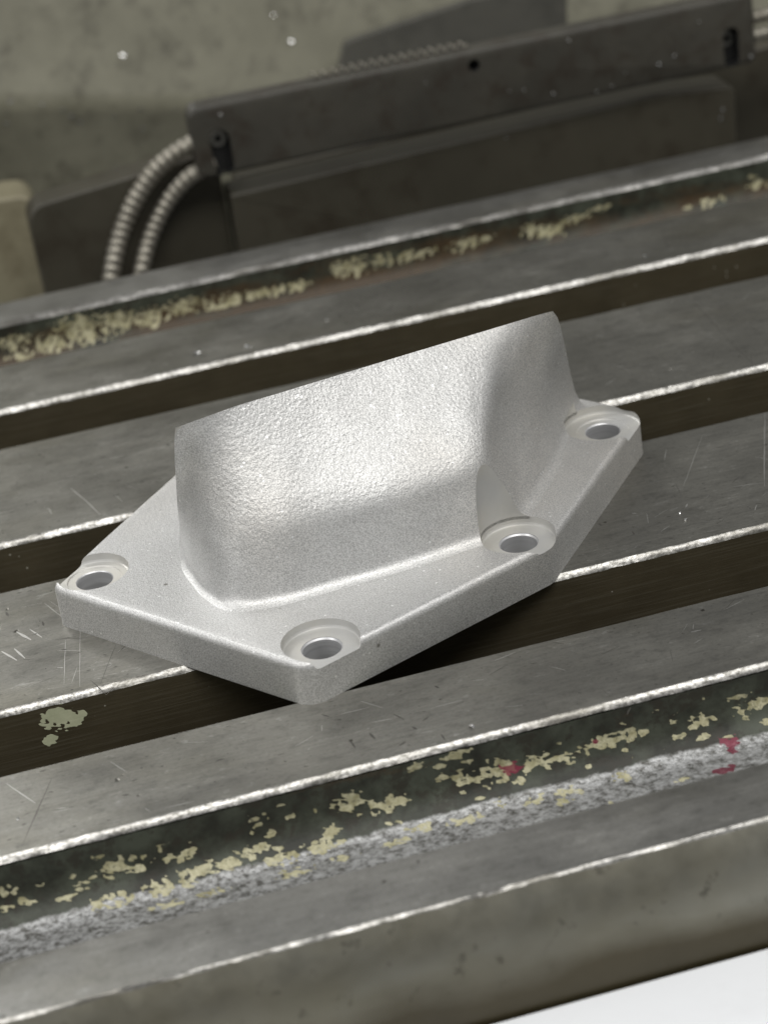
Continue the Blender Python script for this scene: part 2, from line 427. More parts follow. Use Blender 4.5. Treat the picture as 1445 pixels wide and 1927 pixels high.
# front trough: painted wall, fillet, worn floor
YL = -83.05
def arc(cy, cz, r, a0, a1, n):
    return [(cy+r*math.cos(math.radians(a)), cz+r*math.sin(math.radians(a))) for a in np.linspace(a0, a1, n)]
fprof = [(YL-0.0, z) for z in np.linspace(-CH-0.2, -5.0, 16)]
fprof += arc(YL-6.5, -5.3, 6.5, -3, -90, 34)
fprof += [(y, -11.8) for y in np.linspace(YL-7.0, -101.5, 28)]
fprof += arc(-102.2, -5.8, 6.0, -92, -180, 12) + [(-108.2, -1.0)]
ff_cl = [(c[0], c[1], c[2]*0.1, c[3]*0.1) for c in [
    (235, 1630, 45, 16), (330, 1615, 30, 9), (400, 1633, 62, 13), (305, 1672, 30, 15), (352, 1665, 26, 8), (220, 1695, 24, 13), (185, 1702, 16, 11),
    (470, 1612, 20, 9), (485, 1602, 36, 10), (530, 1617, 34, 12), (600, 1595, 34, 11), (650, 1508, 26, 16), (500, 1535, 9, 8), (478, 1541, 8, 7), (155, 1665, 16, 7), (50, 1695, 16, 7),
    (5, 1678, 9, 9), (715, 1515, 24, 14), (620, 1565, 16, 10), (943, 1450, 44, 17), (1003, 1435, 42, 15), (863, 1422, 26, 9), (828, 1462, 9, 9), (863, 1462, 20, 10), (780, 1445, 15, 9),
    (1133, 1397, 52, 13), (1183, 1382, 26, 11), (1063, 1425, 34, 9), (1323, 1352, 26, 12), (1305, 1368, 11, 9), (1413, 1330, 36, 9), (1393, 1310, 26, 5), (1440, 1315, 20, 8),
    (310, 1705, 26, 9), (550, 1645, 30, 12), (400, 1680, 26, 9), (645, 1617, 22, 9), (1168, 1465, 18, 12), (1073, 1490, 22, 11), (1058, 1510, 20, 9), (1003, 1508, 22, 9), (940, 1510, 12, 9),
    (878, 1542, 30, 11), (788, 1560, 24, 10), (753, 1585, 24, 9), (1150, 1510, 14, 5), (1290, 1465, 30, 4), (730, 1512, 30, 12)]]
red_cl = [(963, 1447, 2.0, 1.3), (1373, 1400, 1.9, 2.0), (1368, 1447, 2.2, 1.3), (1120, 1395, 0.7, 0.5)]
for _i in range(70):
    _x = rng.uniform(-10, 1450); _w = rng.uniform(0, 1)
    ff_cl.append((_x, 1640+12+95*_w-0.257*_x, rng.uniform(0.4, 1.3), rng.uniform(0.3, 0.7)))
def f_bare(V):
    r = np.clip((YL-3.0-V[:, 1])/1.5, -1.2, 1.2)          # worn where swarf is swept along the floor
    return np.array([a+0.28*fbm((v[0]*0.05, v[1]*0.1, 3.1), 0.8, 2, 3) for a, v in zip(r, V)])
def f_rust(V):
    return np.array([0.75*fbm((v[0]*0.035+5, v[1]*0.2, v[2]*0.2), 0.8, 2, 4)-0.02 for v in V])
extrude("front_trough", fprof, [M_TROUGH], [0]*(len(fprof)-1), table, None,
        {'flake': lambda V: clusters_field(V, ff_cl, 1.05, 1.75, -0.27, 2.0), 'red': lambda V: clusters_field(V, red_cl, 0.9, 0.9, 0.0, 5.0),
         'bare': f_bare, 'rust': f_rust}, deg=50)
# front rim: inner wall, flat top, worn arris, rounded outer face
rim = extrude("front_rim", [(-108.2, -1.0), (-108.5, -0.25), (-109.1, 0), (-121.7, 0)], [M_RIM], [0, 0, 0], table,
              {3: (0.30, 0, 0.14, 61), 2: (0.25, 0, 0.1, 62)}, deg=40)
extrude("worn_edge", [(-121.7, 0), (-122.0, -0.15), (-122.2, -0.5)], [M_WORN], [0, 0], rim,
        {0: (0.30, 0, 0.14, 61), 1: (0.15, 0.12, 0.3, 64), 2: (0.12, 0.25, 0.2, 65)}, deg=60)
fp = [(-122.2, -0.5), (-123.6, -2.6), (-125.0, -5.2), (-126.0, -7.8), (-126.8, -10.6), (-127.2, -13.6), (-127.2, -16.6), (-127.0, -19.6), (-126.6, -22.6), (-125.6, -25.6), (-124, -27), (-112, -28)]
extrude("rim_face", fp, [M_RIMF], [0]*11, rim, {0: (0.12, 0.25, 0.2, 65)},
        {'brown': lambda V: np.array([(-11.0-v[2])/6.0+0.9*fbm((v[0]*0.02, 4.0, v[2]*0.03), 0.8, 2, 3) for v in V])}, deg=60)  # browner towards the bottom with a wavy edge
# rear trough and rear rim
YR = 139.0
rp = [(113.85, -CH), (113.85, -6)] + arc(119.5, -6, 5.6, 180, 270, 6) + arc(133.4, -6, 5.6, 270, 360, 10)
rp += [(YR, z) for z in np.linspace(-5.9, -CH, 34)]
rr_cl = [(c[0], c[1], c[2]*0.13, c[3]*0.13) for c in [
    (160, 622, 62, 28), (95, 648, 36, 18), (25, 645, 26, 16), (40, 665, 30, 10), (225, 605, 40, 22), (285, 595, 34, 18), (350, 575, 40, 18), (430, 565, 40, 14), (500, 552, 50, 12),
    (560, 540, 30, 10), (640, 505, 20, 16), (670, 500, 40, 18), (715, 490, 24, 14), (765, 483, 26, 12), (805, 475, 24, 9), (880, 460, 34, 14), (910, 450, 20, 9), (1000, 432, 22, 12),
    (1040, 428, 40, 14), (1085, 410, 28, 8), (1125, 392, 24, 7), (1335, 378, 24, 8), (1290, 390, 14, 5), (1355, 372, 14, 6), (1430, 345, 26, 9), (1415, 333, 9, 6)]]
def r_rust(V):
    low = np.clip((-2.5-V[:, 2])/4.0, -0.6, 1.0)
    return np.array([0.55*a+0.6*fbm((v[0]*0.05+9, 1.3, v[2]*0.25), 0.8, 2, 4)+0.55*math.exp(-((v[0]-8)/48)**2)-0.05 for a, v in zip(low, V)])
extrude("rear_trough", rp, [M_TROUGH], [0]*(len(rp)-1), table, None,
        {'flake': lambda V: clusters_field(V, rr_cl, 1.2, 1.8, -0.30, 8.0), 'red': zero, 'bare': zero, 'rust': r_rust}, deg=50)
rrim = extrude("rear_rim", [(140.3, 0.0), (152.3, 0.0), (152.6, -0.3), (152.6, -24)], [M_RIM], [0, 0, 0], table, {0: (0.25, 0, 0.12, 71)}, deg=40)
for p_ in rrim.data.polygons: pass
rrim.data.flip_normals()
ow = extrude("worn_edge", [(140.3, 0.0), (139.9, -0.18), (139.25, -0.75), (YR, -CH)], [M_WORN], [0, 0, 0], rrim,
        {0: (0.25, 0, 0.12, 71), 1: (0.2, 0.05, 0.3, 72), 2: (0.1, 0.15, 0.25, 73)}, deg=60)

# scratches and dings: fine slivers standing a hair above the ground steel
def sliver(a, b, w, z, V, F):
    a = np.array(a[:2]); b = np.array(b[:2]); d = b-a; L = np.linalg.norm(d)
    if L < 1e-6: return
    d /= L; n = np.array([-d[1], d[0]]); s = len(V); k = max(2, int(L/2.0))
    off = 0.0
    for i in range(k+1):
        t = i/k; ww = w*math.sin(math.pi*min(max(t, 0.04), 0.96))**0.5*random.uniform(0.6, 1.15)
        off += random.uniform(-0.05, 0.05)
        c = a+d*L*t+n*off
        V.append((*(c+n*ww/2), z)); V.append((*(c-n*ww/2), z))
        if i: F.append((s+2*i-2, s+2*i-1, s+2*i+1, s+2*i))
bright_px = [((133, 918), (162, 942), .22), ((158, 938), (188, 968), .26), ((31, 1189), (59, 1204), .55), ((56, 1184), (79, 1200), .5), ((27, 1221), (48, 1239), .5), ((3, 1226), (32, 1243), .6),
             ((1439, 777), (1437, 915), .20), ((1380, 916), (1437, 908), .16), ((1321, 822), (1285, 915), .12), ((1254, 846), (1250, 866), .18), ((123, 1205), (120, 1288), .10),
             ((152, 1180), (152, 1292), .10), ((146, 1255), (136, 1285), .10), ((83, 1135), (118, 1162), .14), ((108, 1257), (119, 1257), .35), ((12, 1475), (66, 1513), .14), ((1189, 966), (1198, 966), .3),
             ((1290, 955), (1294, 948), .3), ((1420, 960), (1423, 950), .3), ((640, 1345), (694, 1332), .12), ((700, 1360), (738, 1353), .12), ((215, 930), (230, 944), .14), ((90, 955), (98, 968), .18),
             ((1300, 1190), (1320, 1186), .3), ((820, 1330), (870, 1318), .12)]
dark_px = [((97, 1465), (40, 1599), .16), ((1299, 562), (1371, 640), .16), ((1371, 640), (1420, 690), .12), ((1245, 427), (1261, 478), .16), ((218, 1215), (188, 1288), .10), ((12, 1152), (16, 1160), .6),
           ((80, 1170), (82, 1178), .6), ((695, 1380), (706, 1391), .5), ((740, 1344), (760, 1355), .3), ((795, 1357), (806, 1350), .4), ((775, 1368), (785, 1374), .45), ((750, 1404), (764, 1396), .35),
           ((660, 1396), (668, 1408), .4), ((830, 1382), (838, 1393), .3), ((100, 1205), (143, 1198), .12), ((1190, 1000), (1193, 1006), .4), ((605, 1345), (620, 1350), .3), ((818, 1291), (826, 1295), .4),
           ((170, 1280), (200, 1308), .18), ((200, 1308), (216, 1290), .22), ((1180, 1345), (1187, 1332), .3), ((845, 1330), (880, 1318), .1)]
# random fine marks, few per land
for (yb, yf) in LANDS:
    wid = yb-yf
    for i in range(int(wid*3.0)):
        x = rng.uniform(-80, 130); y = rng.uniform(yf+0.7, yb-0.7); a = rng.normal(0, 0.5) if rng.random() < 0.6 else rng.uniform(0, 3.14); L = rng.uniform(0.8, 5)
        x1, y1 = x+L*math.cos(a), y+L*math.sin(a)
        if not (yf+0.4 < y1 < yb-0.4): continue
        q0, q1 = pix((x, y, 0))[0], pix((x1, y1, 0))[0]
        (bright_px if rng.random() < 0.5 else dark_px).append((q0, q1, rng.uniform(0.05, 0.16)))
    for i in range(int(wid*7)):           # short nicks
        x = rng.uniform(-85, 135); y = rng.uniform(yf+0.7, yb-0.7); a = rng.normal(2.6, 0.7); L = rng.uniform(0.25, 1.3)
        dark_px.append((pix((x, y, 0))[0], pix((x+L*math.cos(a), y+0.4*L*math.sin(a), 0))[0], rng.uniform(0.10, 0.30)*(1.4 if x < -25 else 1.0)))
for nm, lst, mt, z in (("bright_scratches", bright_px, M_SCRB, 0.012), ("dark_scratches", dark_px, M_SCRD, 0.022)):
    V, F = [], []
    for a, b, w in lst: sliver(at_z(a, 0), at_z(b, 0), w, z, V, F)
    o = link(nm, mesh(nm, V, F), [mt], table); o['kind'] = 'stuff'

# ------------------------------------------------------------------ the casting
casting = tag(empty("flanged_casting", (-5, -20, 0)),
              "silver cast aluminium flanged housing with four bolt holes resting across the slots", "casting")
ZT = 8.3           # top of the flange
SEAT = 6.6
HOLES = [(-57.8, -11.6), (-23.7, -54.6), (17.53, -35.45), (45.58, -0.21)]
HR = 3.37
# flange outline (bottom edge unprojected on the table), clockwise from the left tip
outline = [(-66.3, -13.0, 3.2), (-28.0, -62.0, 4.2), (21.6, -41.2, 5.0), (54.6, 0.6, 4.5), (45.6, 13.0, 3.0), (-22.5, 37.8, 3.0)]
def round_poly(pts, seg=10):
    out = []; n = len(pts)
    for i in range(n):
        p0, p1, p2 = (np.array(pts[(i+k) % n][:2]) for k in (-1, 0, 1)); r = pts[i][2]
        a = (p0-p1)/np.linalg.norm(p0-p1); b = (p2-p1)/np.linalg.norm(p2-p1)
        th = math.acos(np.clip(a@b, -1, 1)); d = r/math.tan(th/2)
        s, e = p1+a*d, p1+b*d
        c = p1+(a+b)/np.linalg.norm(a+b)*(r/math.sin(th/2))
        a0 = math.atan2(*(s-c)[::-1]); a1 = math.atan2(*(e-c)[::-1]); da = (a1-a0+math.pi) % (2*math.pi)-math.pi
        for k in range(seg+1):
            t = a0+da*k/seg; out.append((c[0]+r*math.cos(t), c[1]+r*math.sin(t)))
    return out
ring = np.array(round_poly(outline))
# refine straight runs so the cast edge can waver
fine = []
for a, b in zip(ring, np.roll(ring, -1, 0)):
    L = np.linalg.norm(b-a); k = max(1, int(L/0.8))
    for i in range(k): fine.append(a+(b-a)*i/k)
fine = np.array(fine)
nxt, prv = np.roll(fine, -1, 0), np.roll(fine, 1, 0)
tg = nxt-prv; tg /= np.linalg.norm(tg, axis=1)[:, None]
nrm = np.c_[tg[:, 1], -tg[:, 0]]
if np.sum((fine-fine.mean(0))*nrm) < 0: nrm = -nrm
wob = np.array([0.10*fbm((p[0]*0.12, p[1]*0.12, 0.5), 0.9, 2, 3) for p in fine])
rows = []
for (ins, z) in [(0.0, 0.0), (-0.0, 0.6), (0.0, 3.2), (0.0, ZT-1.5), (0.09, ZT-0.95), (0.32, ZT-0.46), (0.68, ZT-0.14), (1.15, ZT), (2.4, ZT)]:
    w = wob*(1.0 if z > 0.1 else 0.0)
    P = fine-nrm*(ins-w)[:, None]
    rows.append(np.c_[P, np.full(len(P), z)])
nf = len(fine); V = np.concatenate(rows); F = []
for j in range(len(rows)-1):
    for i in range(nf):
        k = (i+1) % nf; F.append((j*nf+i, j*nf+k, (j+1)*nf+k, (j+1)*nf+i))
F.append(list(range(nf))[::-1]); F.append([(len(rows)-1)*nf+i for i in range(nf)])
flange_me = recalc(mesh("flange", V, F))
flange_me.materials.append(M_CAST)

# housing: loft from its footprint (B) over a shoulder (M) to the sawn top edge (T, on the cut plane)
CUTP = np.array([-41.5, -11.0, ZT]); K = np.array([43.4, 10.6, ZT])
tmid = at_z((720, 680), 39.0)
CUTN = np.cross(K-CUTP, tmid-CUTP); CUTN /= np.linalg.norm(CUTN)
if CUTN[1] < 0: CUTN = -CUTN
def T(q): return at_plane(q, CUTP, CUTN)
keys = [  # footprint, shoulder xy at z, top pixel
    ((-41.5, -11.0), None, (330, 805)),
    ((-41.2, -17.0), (-39.2, -20.2, 22), (346, 799.2)),
    ((-40.4, -24.0), (-37.6, -24.5, 22.5), (370, 790.5)),
    ((-38.9, -31.0), (-35.2, -28.8, 23), (402, 779)),
    ((-35.6, -37.0), (-31.0, -33.2, 23.5), (450, 762)),
    ((-28.0, -38.9), (-25.0, -35.2, 23), (520, 741)),
    ((-20.0, -38.4), (-17.5, -34.6, 22.5), (600, 716.6)),
    ((-4.0, -37.0), (-2.2, -33.4, 22), (740, 674)),
    ((6.0, -35.6), (6.8, -31.4, 22.5), (830, 647)),
    ((13.0, -34.3), (13.2, -29.8, 22.5), (890, 629)),
    ((18.0, -31.8), (16.4, -26.6, 22.5), (925, 618.5)),
    ((21.8, -27.0), (18.2, -21.2, 22.5), (955, 609.5)),
    ((25.2, -22.4), (20.8, -16.6, 22.5), (982, 601.3)),
    ((30.2, -15.0), (25.8, -11.8, 22.5), (1006, 594)),
    ((36.8, -2.6), (32.0, -6.4, 22.5), (1024, 589)),
    ((43.4, 10.6), None, (1040, 585)),
]
B = np.array([[*k[0], ZT] for k in keys], float)
TT = np.array([T(k[2]) for k in keys])
MMt = []
for i, k in enumerate(keys):
    if k[1] is None:
        mm = B[i]*0.55+TT[i]*0.45
        if i > 0: mm = mm+np.array([-1.6, -0.32, 0])
        MMt.append(mm)
    else: MMt.append(np.array(k[1], float))
MMt = np.array(MMt)
def cr(P, t):
    n = len(P); i = min(int(t), n-2); f = t-i
    p0, p1, p2, p3 = P[max(i-1, 0)], P[i], P[i+1], P[min(i+2, n-1)]
    return 0.5*((2*p1)+(-p0+p2)*f+(2*p0-5*p1+4*p2-p3)*f*f+(-p0+3*p1-3*p2+p3)*f**3)
NU, NV = 260, 74
us = np.linspace(0, len(keys)-1, NU)
Bu = np.array([cr(B, t) for t in us]); Mu = np.array([cr(MMt, t) for t in us]); Tu = np.array([cr(TT, t) for t in us])
def smooth_u(A, sig, w):
    k = np.arange(-int(3*sig), int(3*sig)+1); g = np.exp(-k*k/(2*sig*sig)); g /= g.sum()
    P = np.pad(A, ((len(k)//2,)*2, (0, 0)), mode='edge')
    S = np.stack([np.convolve(P[:, c], g, 'valid') for c in range(A.shape[1])], 1)
    return A*(1-w)[:, None]+S*w[:, None]
wsm = np.clip((us-8.2)/1.0, 0, 1)*np.clip((14.4-us)/1.0, 0, 1)
Mu = smooth_u(Mu, 5.0, wsm)
for i in range(NU):                       # keep the sawn edge exactly on the cut plane
    Tu[i] -= CUTN*np.dot(Tu[i]-CUTP, CUTN)
tgu = np.gradient(Bu[:, :2], axis=0); tgu /= np.linalg.norm(tgu, axis=1)[:, None]
outn = np.c_[tgu[:, 1], -tgu[:, 0]]
def sstep(x): x = min(max(x, 0.0), 1.0); return x*x*(3-2*x)
def profile(i, v):
    """v in 0..1 from footprint to top, smooth shoulder at M"""
    b, mm, t = Bu[i], Mu[i], Tu[i]
    vm = 0.46; w = 0.10+0.22*sstep((us[i]-9.5)/2.0)
    if v < vm-w: p = b+(mm-b)*v/vm
    elif v > vm+w: p = mm+(t-mm)*(v-vm)/(1-vm)
    else:
        s = (v-(vm-w))/(2*w)
        a = b+(mm-b)*(vm-w)/vm; c = mm+(t-mm)*w/(1-vm)
        p = a*(1-s)**2+2*mm*s*(1-s)+c*s*s
    return p
G = np.zeros((NU, NV, 3)); peel = np.zeros((NU, NV))
for i in range(NU):
    u = us[i]
    fr = 1.8+1.9*sstep((u-13.6)/1.4)-0.4*sstep((4.2-u)/1.0)            # root fillet radius
    for j in range(NV):
        v = j/(NV-1)
        p = profile(i, v)
        h = p[2]-ZT
        if h < fr:
            s = 1-h/fr
            fl = fr*(1-math.sqrt(max(0.0, 1-s*s)))*0.8
            p = p+np.array([outn[i, 0]*fl, outn[i, 1]*fl, 0])
        G[i, j] = p
        pm = sstep((v-0.36)/0.16)*sstep((u-0.8)/3.4)*(1-sstep((u-8.6)/2.2))
        pm = max(pm, 0.55*sstep((v-0.10)/0.3)*(1-sstep((u-5.0)/1.5))*sstep(u/1.5))
        peel[i, j] = pm
# denser rows near the root: first rows follow the fillet
G[:, 0, 2] = ZT-0.02
for j in range(NV):                       # the hollow softens towards the sawn edge
    f = sstep((j/(NV-1)-0.35)/0.4)
    if f > 0: G[:, j] = smooth_u(G[:, j], 2+11*f, wsm)
G0, G1 = G[0].copy(), G[NU-1].copy()
# slight cast unevenness
for i in range(NU):
    for j in range(1, NV-1):
        d = 0.16*fbm((G[i, j, 0]*0.09, G[i, j, 1]*0.09, G[i, j, 2]*0.09+4), 0.9, 2, 3)
        if 0 < i < NU-1: G[i, j, :2] += outn[i]*d
# end generatrices: the sawn outline as it stands on the cut plane
EL = np.array([T(q) for q in [(331, 1056), (337, 1036), (339, 1012), (337, 980), (333, 930), (329, 870), (328, 830), (330, 805)]])
ER = np.array([T(q) for q in [(1107, 772), (1101, 767), (1092, 756), (1083, 738), (1074, 705), (1065, 660), (1056, 620), (1049, 597), (1040, 585)]])
def on_curve(E, f):
    zz = E[:, 2]; z = ZT-0.02+(zz[-1]-ZT)*f
    return np.array([np.interp(z, zz, E[:, k]) for k in range(2)]+[z])
for i in range(NU):
    wl, wr = 1-sstep(us[i]/1.6), sstep((us[i]-13.2)/1.8)
    if wl > 0 or wr > 0:
        for j in range(NV):
            if wl > 0: G[i, j] += (on_curve(EL, j/(NV-1))-G0[j])*wl
            if wr > 0: G[i, j] += (on_curve(ER, j/(NV-1))-G1[j])*wr
# snap the two end generatrices onto the cut plane
for i in (0, NU-1):
    for j in range(NV):
        d = np.dot(G[i, j]-CUTP, CUTN); G[i, j] -= CUTN*d
V = G.reshape(-1, 3).tolist(); F = []
I = np.arange(NU*NV).reshape(NU, NV)
for j in range(NV-1):
    a, b, c, d = I[:-1, j], I[1:, j], I[1:, j+1], I[:-1, j+1]
    F += np.c_[a, b, c, d].tolist()
# cut face (sawn) and underside closing 3 mm inside the flange
low = len(V)
for i in range(NU): V.append((G[i, 0, 0], G[i, 0, 1], ZT-0.6))
for i in range(NU-1): F.append((low+i, low+i+1, I[i+1, 0], I[i, 0]))
F.append([low+i for i in range(NU)])
loop = [low]+[I[0, j] for j in range(NV)]+[I[i, NV-1] for i in range(1, NU)]+[I[NU-1, j] for j in range(NV-2, -1, -1)]+[low+NU-1]
ncut = len(F); F.append(loop[::-1])
house_me = mesh("housing", V, F)
pa = np.zeros(len(V)); pa[:NU*NV] = peel.reshape(-1)
at = house_me.attributes.new('peel', 'FLOAT', 'POINT'); at.data.foreach_set('value', pa)
bm = bmesh.new(); bm.from_mesh(house_me)
bmesh.ops.recalc_face_normals(bm, faces=bm.faces)
bmesh.ops.triangulate(bm, faces=[f for f in bm.faces if len(f.verts) > 4])
bm.to_mesh(house_me); bm.free()
house_me.materials.append(M_CAST)

def seat_cutter(c, zt, step, R):
    prof = ([(0, SEAT-0.22), (5.0, SEAT-0.22), (5.15, SEAT)] if step else [(0, SEAT)])
    prof += [(R-0.4, SEAT), (R-0.13, SEAT+0.12), (R, SEAT+0.42), (R, zt), (0, zt)]
    me = lathe("cutter", c, prof, 72); me.materials.append(M_MACH); return me
def bore_cutter(c):
    me = lathe("cutter", c, [(0, -5), (HR, -5), (HR, SEAT-0.42), (HR+0.25, SEAT-0.12), (HR+0.25, SEAT+4), (0, SEAT+4)], 64); me.materials.append(M_BORE); return me
seats = [seat_cutter(c, (30, 30, 60, 10.6)[i], i in (0, 3), (6.75, 6.9, 6.85, 7.7)[i]) for i, c in enumerate(HOLES)]
house_cut = boolean(house_me, [seats[2].copy(), seats[3].copy()], None)
flange_cut = boolean(flange_me, seats+[bore_cutter(c) for c in HOLES], None)

def mat_mask(me, name):
    k = [i for i, mm in enumerate(me.materials) if mm and mm.name == name]
    mi = np.zeros(len(me.polygons), int); me.polygons.foreach_get('material_index', mi)
    return np.isin(mi, k)
def centres(me):
    c = np.zeros(len(me.polygons)*3); me.polygons.foreach_get('center', c); return c.reshape(-1, 3)/MM
is_s, is_b = mat_mask(flange_cut, "machined_aluminium"), mat_mask(flange_cut, "bored_aluminium")
cen = centres(flange_cut)
near = np.argmin([(cen[:, 0]-h[0])**2+(cen[:, 1]-h[1])**2 for h in HOLES], axis=0)
body_me = split_mesh(flange_cut, ~(is_s | is_b), "flange")
def finish(me, mat, name, parent, deg=35, weighted=False):
    me.materials.clear(); me.polygons.foreach_set('material_index', [0]*len(me.polygons))
    sharp(me, deg)
    o = link(name, me, [mat], parent)
    if weighted:
        w = o.modifiers.new("wn", 'WEIGHTED_NORMAL'); w.keep_sharp = True; w.weight = 100
    return o
flange = finish(body_me, M_CAST, "flange", casting, 40, True)
for i in range(4):
    s = finish(split_mesh(flange_cut, is_s & (near == i), "spot_face"), M_MACH, "spot_face", flange, 18)
    b_ = finish(split_mesh(flange_cut, is_b & (near == i), "bolt_hole"), M_BORE, "bolt_hole", flange, 30)
hs = mat_mask(house_cut, "machined_aluminium"); hc = centres(house_cut)
cutface = (np.abs((hc-CUTP)@CUTN) < 0.02) & ~hs
house = finish(split_mesh(house_cut, ~hs & ~cutface, "housing"), M_CAST, "housing", casting, 50)
finish(split_mesh(house_cut, cutface, "sawn_face"), M_MACH, "sawn_face", house, 30)
for i in (2, 3):
    mk = hs & (np.hypot(hc[:, 0]-HOLES[i][0], hc[:, 1]-HOLES[i][1]) < 9)
    if mk.any(): finish(split_mesh(house_cut, mk, "cutter_relief"), M_MACH, "cutter_relief", house, 30)

# ------------------------------------------------------------------ behind the table
# olive casting: lit upper face, rounded shoulder, receding underside
sh_l, sh_r = at_y((0, 196), 290), at_y((470, 196), 290)
def wall_prof(x):
    zs = sh_l[2]+(sh_r[2]-sh_l[2])*(x-sh_l[0])/(sh_r[0]-sh_l[0])
    zs = max(zs, -34)
    return [(330, zs+130), (300, zs+26), (291, zs+4), (289.6, zs), (290.2, zs-3), (291.8, zs-9), (294, zs-18), (296, zs-28), (297.5, zs-42), (298, -150)]
wx = np.arange(-260, 420, 10.0); V, F = [], []
for x in wx:
    for (y, z) in wall_prof(x): V.append((x, y, z))
n = 10
for i in range(len(wx)-1):
    for j in range(n-1): F.append((i*n+j, i*n+j+1, (i+1)*n+j+1, (i+1)*n+j))
base = len(V)
for x in (wx[0], wx[-1]):
    V += [(x, 345, 120), (x, 345, -150)]
L0, L1, R0, R1 = base, base+1, base+2, base+3
F.append([L0]+list(range(0, n))+[L1]); F.append([R1]+[(len(wx)-1)*n+j for j in range(n-1, -1, -1)]+[R0])
F.append((L0, L1, R1, R0))
col_me = recalc(mesh("machine_column", V, F)); sharp(col_me, 60)
column = tag(link("machine_column", col_me, [M_OLIVE]), "olive grey painted machine casting with a rounded shoulder behind the table", "machine column")

# dark sheet in place of a shaded recess with a rounded corner (left of the bracket)
def plate(name, pts, y0, y1, mat, parent=None, bev=1.0):
    """extruded outline in XZ with softened edges"""
    bm = bmesh.new()
    vs = [bm.verts.new((x*MM, y0*MM, z*MM)) for x, z in pts]
    f = bm.faces.new(vs)
    r = bmesh.ops.extrude_face_region(bm, geom=[f])
    bmesh.ops.translate(bm, vec=(0, (y1-y0)*MM, 0), verts=[v for v in r['geom'] if isinstance(v, bmesh.types.BMVert)])
    bmesh.ops.recalc_face_normals(bm, faces=bm.faces)
    if bev:
        ed = [e for e in bm.edges if abs(e.verts[0].co.y-y0*MM) < 1e-7 and abs(e.verts[1].co.y-y0*MM) < 1e-7]
        bmesh.ops.bevel(bm, geom=ed, offset=bev*MM, segments=3, profile=0.5, affect='EDGES')
    me = bpy.data.meshes.new(name); bm.to_mesh(me); bm.free(); sharp(me, 40)
    o = link(name, me, [mat] if mat else [], parent)
    w = o.modifiers.new('wn', 'WEIGHTED_NORMAL'); w.keep_sharp = True; w.weight = 100
    return o
tl = at_y((52, 392), 190); tr = at_y((300, 322), 190); br = at_y((424, 350), 190)
pts = round_poly([(tl[0], -70, 2), (tl[0]-0.5, tl[2], 5.5), (br[0]-0.6, tr[2]+2.5, 2), (br[0]-0.6, -70, 2)], 8)
bp = plate("recess_shade", pts, 190.5, 200, M_BRACKET)
tag(bp, "dark sheet in place of a shaded recess with a rounded corner behind the armoured conduits", "plate")
# beige upright to the left of it
b0 = at_y((0, 372), 225)
up = plate("beige_upright", round_poly([(b0[0]-60, -90, 2), (b0[0]-60, b0[2]+4, 2), (at_y((66, 370), 225)[0], b0[2]-1, 5), (at_y((66, 370), 225)[0]+1, -90, 2)], 6), 225, 240, M_BEIGE)
tag(up, "beige painted upright at the end of the dark recess", "upright")

# dark cover filling the space behind bracket and bar
cv0, cv1 = at_y((440, 330), 209), at_y((1445, 60), 209)
rc = plate("rear_cover", round_poly([(cv0[0], -80, 1), (cv0[0], cv0[2], 2), (cv1[0]+60, cv1[2]-2, 2), (cv1[0]+60, -80, 1)], 6), 209, 214, M_BRACKET)
tag(rc, "dark oily cover plate behind the bracket and the bar", "cover plate")
# lower bracket under the bar
k0, k1, k2 = at_y((432, 366), 185), at_y((1250, 173), 185), at_y((1385, 178), 185)
br_pts = round_poly([(k0[0], -60, 1), (k0[0], k0[2], 1.0), (k1[0]-2, k1[2], 3), (k2[0], k2[2]+3, 3), (k2[0]-2, -60, 1)], 6)
bracket = plate("scale_bracket", br_pts, 185, 196, M_BRACKET, None, 1.1)
tag(bracket, "dark oily mounting bracket with a pale top edge under the bar", "bracket")
# the bar itself (a dark enamelled scale housing) with slotted ends
q0, q1 = at_y((349, 205), 180), at_y((376, 346), 180)
q2, q3 = at_y((1421, -17), 180), at_y((1421, 112), 180)
x0, x1 = (q0[0]+q1[0])/2, (q2[0]+q3[0])/2
z0, z1 = (q1[2]+q3[2])/2, (q0[2]+q2[2])/2
bar_e = tag(empty("scale_bar", ((x0+x1)/2, 190, z0)), "long dark enamelled scale bar with slotted ends behind the table", "scale bar")
bar_me = None
bo = plate("tmpbar", round_poly([(x0, z0, 3.2), (x0, z1, 3.2), (x1, z1, 2.5), (x1, z0, 2.5)], 6), 180, 185.5, None, None, 1.3)
bar_me = bo.data.copy(); bpy.data.objects.remove(bo); bar_me.materials.append(M_BAR)
def slot_cut(px, py, w, h):
    c = at_y((px, py), 180)
    bm = bmesh.new(); vs = []
    for a in range(24):
        t = 2*math.pi*a/24
        dz = (h/2-w/2)*(1 if math.sin(t) >= 0 else -1)
        vs.append(bm.verts.new(((c[0]+w/2*math.cos(t))*MM, 175*MM, (c[2]+dz+w/2*math.sin(t))*MM)))
    f = bm.faces.new(vs); r = bmesh.ops.extrude_face_region(bm, geom=[f])
    bmesh.ops.translate(bm, vec=(0, 9.2*MM, 0), verts=[v for v in r['geom'] if isinstance(v, bmesh.types.BMVert)])
    bmesh.ops.recalc_face_normals(bm, faces=bm.faces)
    me = bpy.data.meshes.new("c"); bm.to_mesh(me); bm.free(); me.materials.append(M_HOLE); return me, c
cuts = [slot_cut(418, 287, 5.4, 12.5), slot_cut(1376, 88, 4.5, 11), slot_cut(892, 122, 3.2, 3.3)]
bm_ = boolean(bar_me, [c[0] for c in cuts], None); sharp(bm_, 40)
bar = link("bar_body", bm_, [], bar_e)
